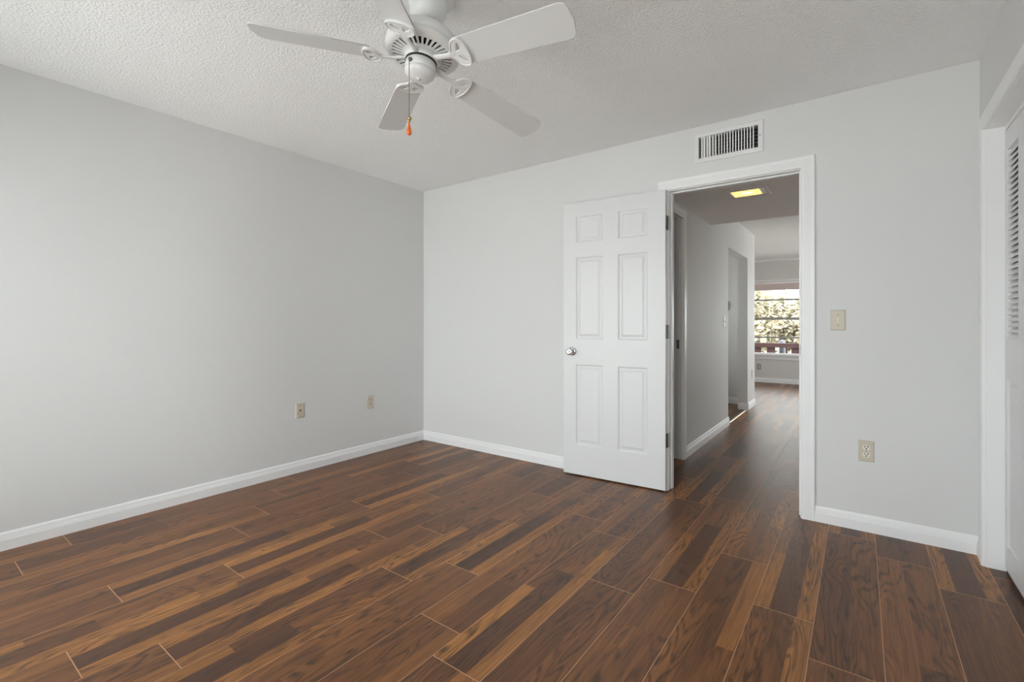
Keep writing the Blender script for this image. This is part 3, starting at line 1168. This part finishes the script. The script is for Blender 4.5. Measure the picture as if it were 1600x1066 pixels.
# recessed hall light
hl = empty('ceiling_light', (-0.670, 3.895, 2.124))
tag(hl, 'recessed rectangular ceiling light glowing warm yellow in the hall', 'ceiling light')
lx0, lx1, ly0, ly1 = -0.806, -0.534, 3.775, 4.015
bm = bmesh.new()
stp = [(0.0, 0.0), (0.0, -0.006), (0.006, -0.010), (0.022, -0.010), (0.026, -0.004)]
rings = [[bm.verts.new(p) for p in ((lx0 + d, ly0 + d, 2.124 + z), (lx1 - d, ly0 + d, 2.124 + z), (lx1 - d, ly1 - d, 2.124 + z), (lx0 + d, ly1 - d, 2.124 + z))] for d, z in stp]
for a, c in zip(rings, rings[1:]):
    for k in range(4):
        bm.faces.new((a[k], a[(k + 1) % 4], c[(k + 1) % 4], c[k]))
child_at_world(obj('frame', bm, 'lamp_frame'), hl)
bm = bmesh.new()
box(bm, (lx0 + .026, ly0 + .026, 2.1195), (lx1 - .058, ly1 - .026, 2.1235))
child_at_world(obj('diffuser', bm, 'lamp_glow'), hl)
bm = bmesh.new()
box(bm, (-0.715, 3.875, 2.1190), (-0.645, 3.925, 2.1195), .0002)
child_at_world(obj('bulb_glow', bm, 'lamp_bulb'), hl)
bm = bmesh.new()
box(bm, (lx1 - .057, ly0 + .026, 2.1185), (lx1 - .026, ly1 - .026, 2.1235), .001)
child_at_world(obj('white_end_piece', bm, 'trim'), hl)

# ------------------------------------------------------------------ living room shell
LY = 10.36
W0, W1, WB, WT = -3.8, 1.7, 0.552, 1.957
wall_grid('wall_living_far', 'y', LY, LY + .12, [-4.3, W0, W1, 2.0], [0, WB, WT, 2.5], lambda u, z: not (W0 < u < W1 and WB < z < WT), 'hall_wall')
structure(boxes('wall_living_left', [((-4.4, 7.41, 0), (-4.3, LY + .12, 2.5))], 'hall_wall'))
wall_grid('wall_living_right', 'x', 2.0, 2.1, [4.88, 7.5, 9.3, LY + .12], [0, .08, 2.1, 2.5], lambda u, z: not (7.5 < u < 9.3 and .08 < z < 2.1), 'hall_wall')
structure(boxes('wall_living_near', [((0.0, 4.88, 0), (2.0, 4.98, 2.5))], 'hall_wall'))
baseboard('baseboard_living', [((-4.3, LY), (2.0, LY), (0, -1))])
bm = bmesh.new()
box(bm, (-4.3, LY - .035, 2.345), (2.0, LY, 2.386), .004)
structure(obj('trim_7', bm, 'trim'))
# window with awning bars
bm = bmesh.new()
for a, c in (((W0, LY + .02, WB), (W0 + .04, LY + .09, WT)), ((W1 - .04, LY + .02, WB), (W1, LY + .09, WT)),
             ((W0, LY + .02, WT - .03), (W1, LY + .09, WT)), ((W0, LY + .02, WB), (W1, LY + .09, WB + .02))):
    box(bm, a, c)
win = structure(obj('window_1', bm, 'trim'))
bm = bmesh.new()
box(bm, (W0 - .04, LY - .05, WB - .028), (W1 + .04, LY + .03, WB + .002), .004)
box(bm, (W0 - .03, LY - .016, WB - .098), (W1 + .03, LY, WB - .028), .003)
obj('sill', bm, 'trim', win)
bm = bmesh.new()
box(bm, (W0 - .03, LY - .014, WT), (W1 + .03, LY, WT + .035), .003)
obj('head_trim', bm, 'trim', win)
for z in (1.605, 1.242, 0.878):
    bm = bmesh.new()
    hgt = 0.024 if z == 1.242 else 0.016
    box(bm, (W0 + .04, LY + .035, z - hgt), (W1 - .04, LY + .075, z + hgt), .002)
    obj('mullion', bm, 'alu', win)
zp = [WB + .02, 0.878, 1.242, 1.605, WT - .03]
for a, c in zip(zp, zp[1:]):
    bm = bmesh.new()
    box(bm, (W0 + .041, LY + .052, a + .017), (W1 - .041, LY + .056, c - .017))
    obj('pane', bm, 'glass', win)
outlet((-1.600, LY, 0.302), FB, 'small outlet on the far wall below the hall-end window', 'grey_plate', 'almond_light')

# unseen sliding window added in the right wall to brighten living room and hall
for nm, xa, xb, ya, yb in (('window_living_added', 2.03, 2.07, 7.5, 9.3),):
    bm = bmesh.new()
    ym = (ya + yb) / 2
    for a, c in (((xa, ya, .08), (xb, ya + .05, 2.1)), ((xa, yb - .05, .08), (xb, yb, 2.1)), ((xa, ym - .03, .08), (xb, ym + .03, 2.1)),
                 ((xa, ya, .08), (xb, yb, .13)), ((xa, ya, 2.05), (xb, yb, 2.1))):
        box(bm, a, c)
    w_ = structure(obj(nm, bm, 'trim'))
    for a, c in ((ya + .051, ym - .031), (ym + .031, yb - .051)):
        bm = bmesh.new()
        box(bm, ((xa + xb) / 2 - .002, a, .131), ((xa + xb) / 2 + .002, c, 2.049))
        obj('pane', bm, 'glass', w_)

# unseen rear windows; the right one is added to balance the daylight
for nm, xa, xb in (('window_2', WX0, WP0), ('window_rear_added', WP1, WX1)):
    bm = bmesh.new()
    for a, c in (((xa, -.59, WZ0), (xa + .05, -.53, WZ1)), ((xb - .05, -.59, WZ0), (xb, -.53, WZ1)),
                 ((xa + .05, -.59, WZ0), (xb - .05, -.53, WZ0 + .05)), ((xa + .05, -.59, WZ1 - .05), (xb - .05, -.53, WZ1))):
        box(bm, a, c)
    w_ = structure(obj(nm, bm, 'trim'))
    bm = bmesh.new()
    box(bm, (xa + .051, -.562, WZ0 + .051), (xb - .051, -.558, WZ1 - .051))
    obj('pane', bm, 'glass', w_)

# ------------------------------------------------------------------ outside: balcony, railing, trees
structure(boxes('balcony', [((-4.4, LY + .12, -0.42), (2.1, 12.2, -0.20))], 'concrete'))
structure(boxes('balcony_roof', [((-4.4, LY + .12, 2.36), (2.1, 11.0, 2.5)), ((-4.4, 10.90, 1.828), (2.1, 11.0, 2.36))], 'mauve'))
rail = empty('railing', (-1.3, 11.95, -0.20))
tag(rail, 'dark maroon wooden balcony railing outside the far window', 'railing')
bm = bmesh.new()
box(bm, (-4.3, 11.90, 0.617), (2.0, 12.0, 0.714), .004)
child_at_world(obj('top_rail', bm, 'maroon'), rail)
bm = bmesh.new()
box(bm, (-4.3, 11.92, -0.12), (2.0, 11.98, 0.02), .004)
child_at_world(obj('bottom_rail', bm, 'maroon'), rail)
bal = [(-1.686, -1.521), (-1.320, -1.283), (-1.209, -1.044)] + [(-1.961 - .275 * i, -1.796 - .275 * i) for i in range(7)] + [(-.934 + .275 * i, -.769 + .275 * i) for i in range(9)]
for xa, xb in bal:
    bm = bmesh.new()
    box(bm, (xa, 11.925, 0.02), (xb, 11.975, 0.617), .002)
    child_at_world(obj('baluster', bm, 'maroon'), rail)
structure(boxes('ground', [((-45, -45, -4.2), (45, 90, -4.0))], 'bounce_ground'))
bm = bmesh.new()
lathe(bm, [(0.068, -4.0), (0.068, 0.600), (0.082, 0.615), (0.084, 0.680), (0.074, 0.720), (0.050, 0.757), (0.02, 0.774), (0, 0.776)], 24, Matrix.Translation((-1.447, 12.45, 0)))
post = obj('post', bm, 'post_grey', None, True)
tag(post, 'grey post with a domed cap standing just outside the maroon railing', 'post')


def tree(x, y, h, rad, leaf, nleaf, label, seed):
    rng = random.Random(seed)
    t = empty('tree', (x, y, -4.0))
    tag(t, label, 'tree', 'trees outside the far window')
    bm = bmesh.new()
    top = Vector((rng.uniform(-.3, .3), rng.uniform(-.3, .3), h * .82))
    trunk = [Vector((0, 0, 0)), Vector((.08, .05, h * .25)), Vector((-.06, .1, h * .5)), top]
    tube(bm, trunk, [0.20, 0.16, 0.11, 0.03], 10)
    obj('trunk', bm, 'bark', t)
    bm = bmesh.new()
    tips = []
    for i in range(26):
        f = rng.uniform(.3, .95)
        b0 = Vector((0, 0, 0)).lerp(top, f)
        a = rng.uniform(0, 2 * math.pi)
        ln = rad * rng.uniform(.5, 1.0) * (1.15 - abs(f - .6))
        d = Vector((math.cos(a), math.sin(a), rng.uniform(-.1, .7)))
        b1 = b0 + d * ln * .5 + Vector((0, 0, .1))
        b2 = b0 + d * ln
        tube(bm, [b0, b1, b2], [0.045, 0.03, 0.010], 6)
        tips += [b1, b2, b1.lerp(b2, .5)]
    obj('branches', bm, 'bark', t)
    verts, faces = [], []
    for i in range(nleaf):
        c = rng.choice(tips) + Vector((rng.gauss(0, .32), rng.gauss(0, .32), rng.gauss(0, .28))) * (rad / 2.0)
        l = rng.uniform(.07, .13)
        u = Vector((rng.gauss(0, 1), rng.gauss(0, 1), rng.gauss(0, .6))).normalized()
        w = u.cross(Vector((rng.gauss(0, 1), rng.gauss(0, 1), rng.gauss(0, 1)))).normalized()
        nrm = u.cross(w)
        n = len(verts)
        verts += [c - u * l, c + w * l * .42 + nrm * l * .12, c + u * l, c - w * l * .42 + nrm * l * .12]
        faces += [(n, n + 1, n + 2), (n, n + 2, n + 3)]
    me = bpy.data.meshes.new('foliage')
    me.from_pydata([tuple(v) for v in verts], [], faces)
    f_ = link('foliage', me, leaf, t)
    return t


tree(-1.75, 16.6, 7.3, 2.1, 'leaf_yellow', 26000, 'yellow-green leafy tree filling the middle of the far window', 3)
tree(-0.4, 23.5, 7.4, 2.3, 'leaf_tan', 18000, 'pale tan leafy tree at the right of the far window', 5)
tree(-5.6, 23.0, 6.0, 2.3, 'leaf_green', 12000, 'lower olive green tree at the left of the far window', 9)
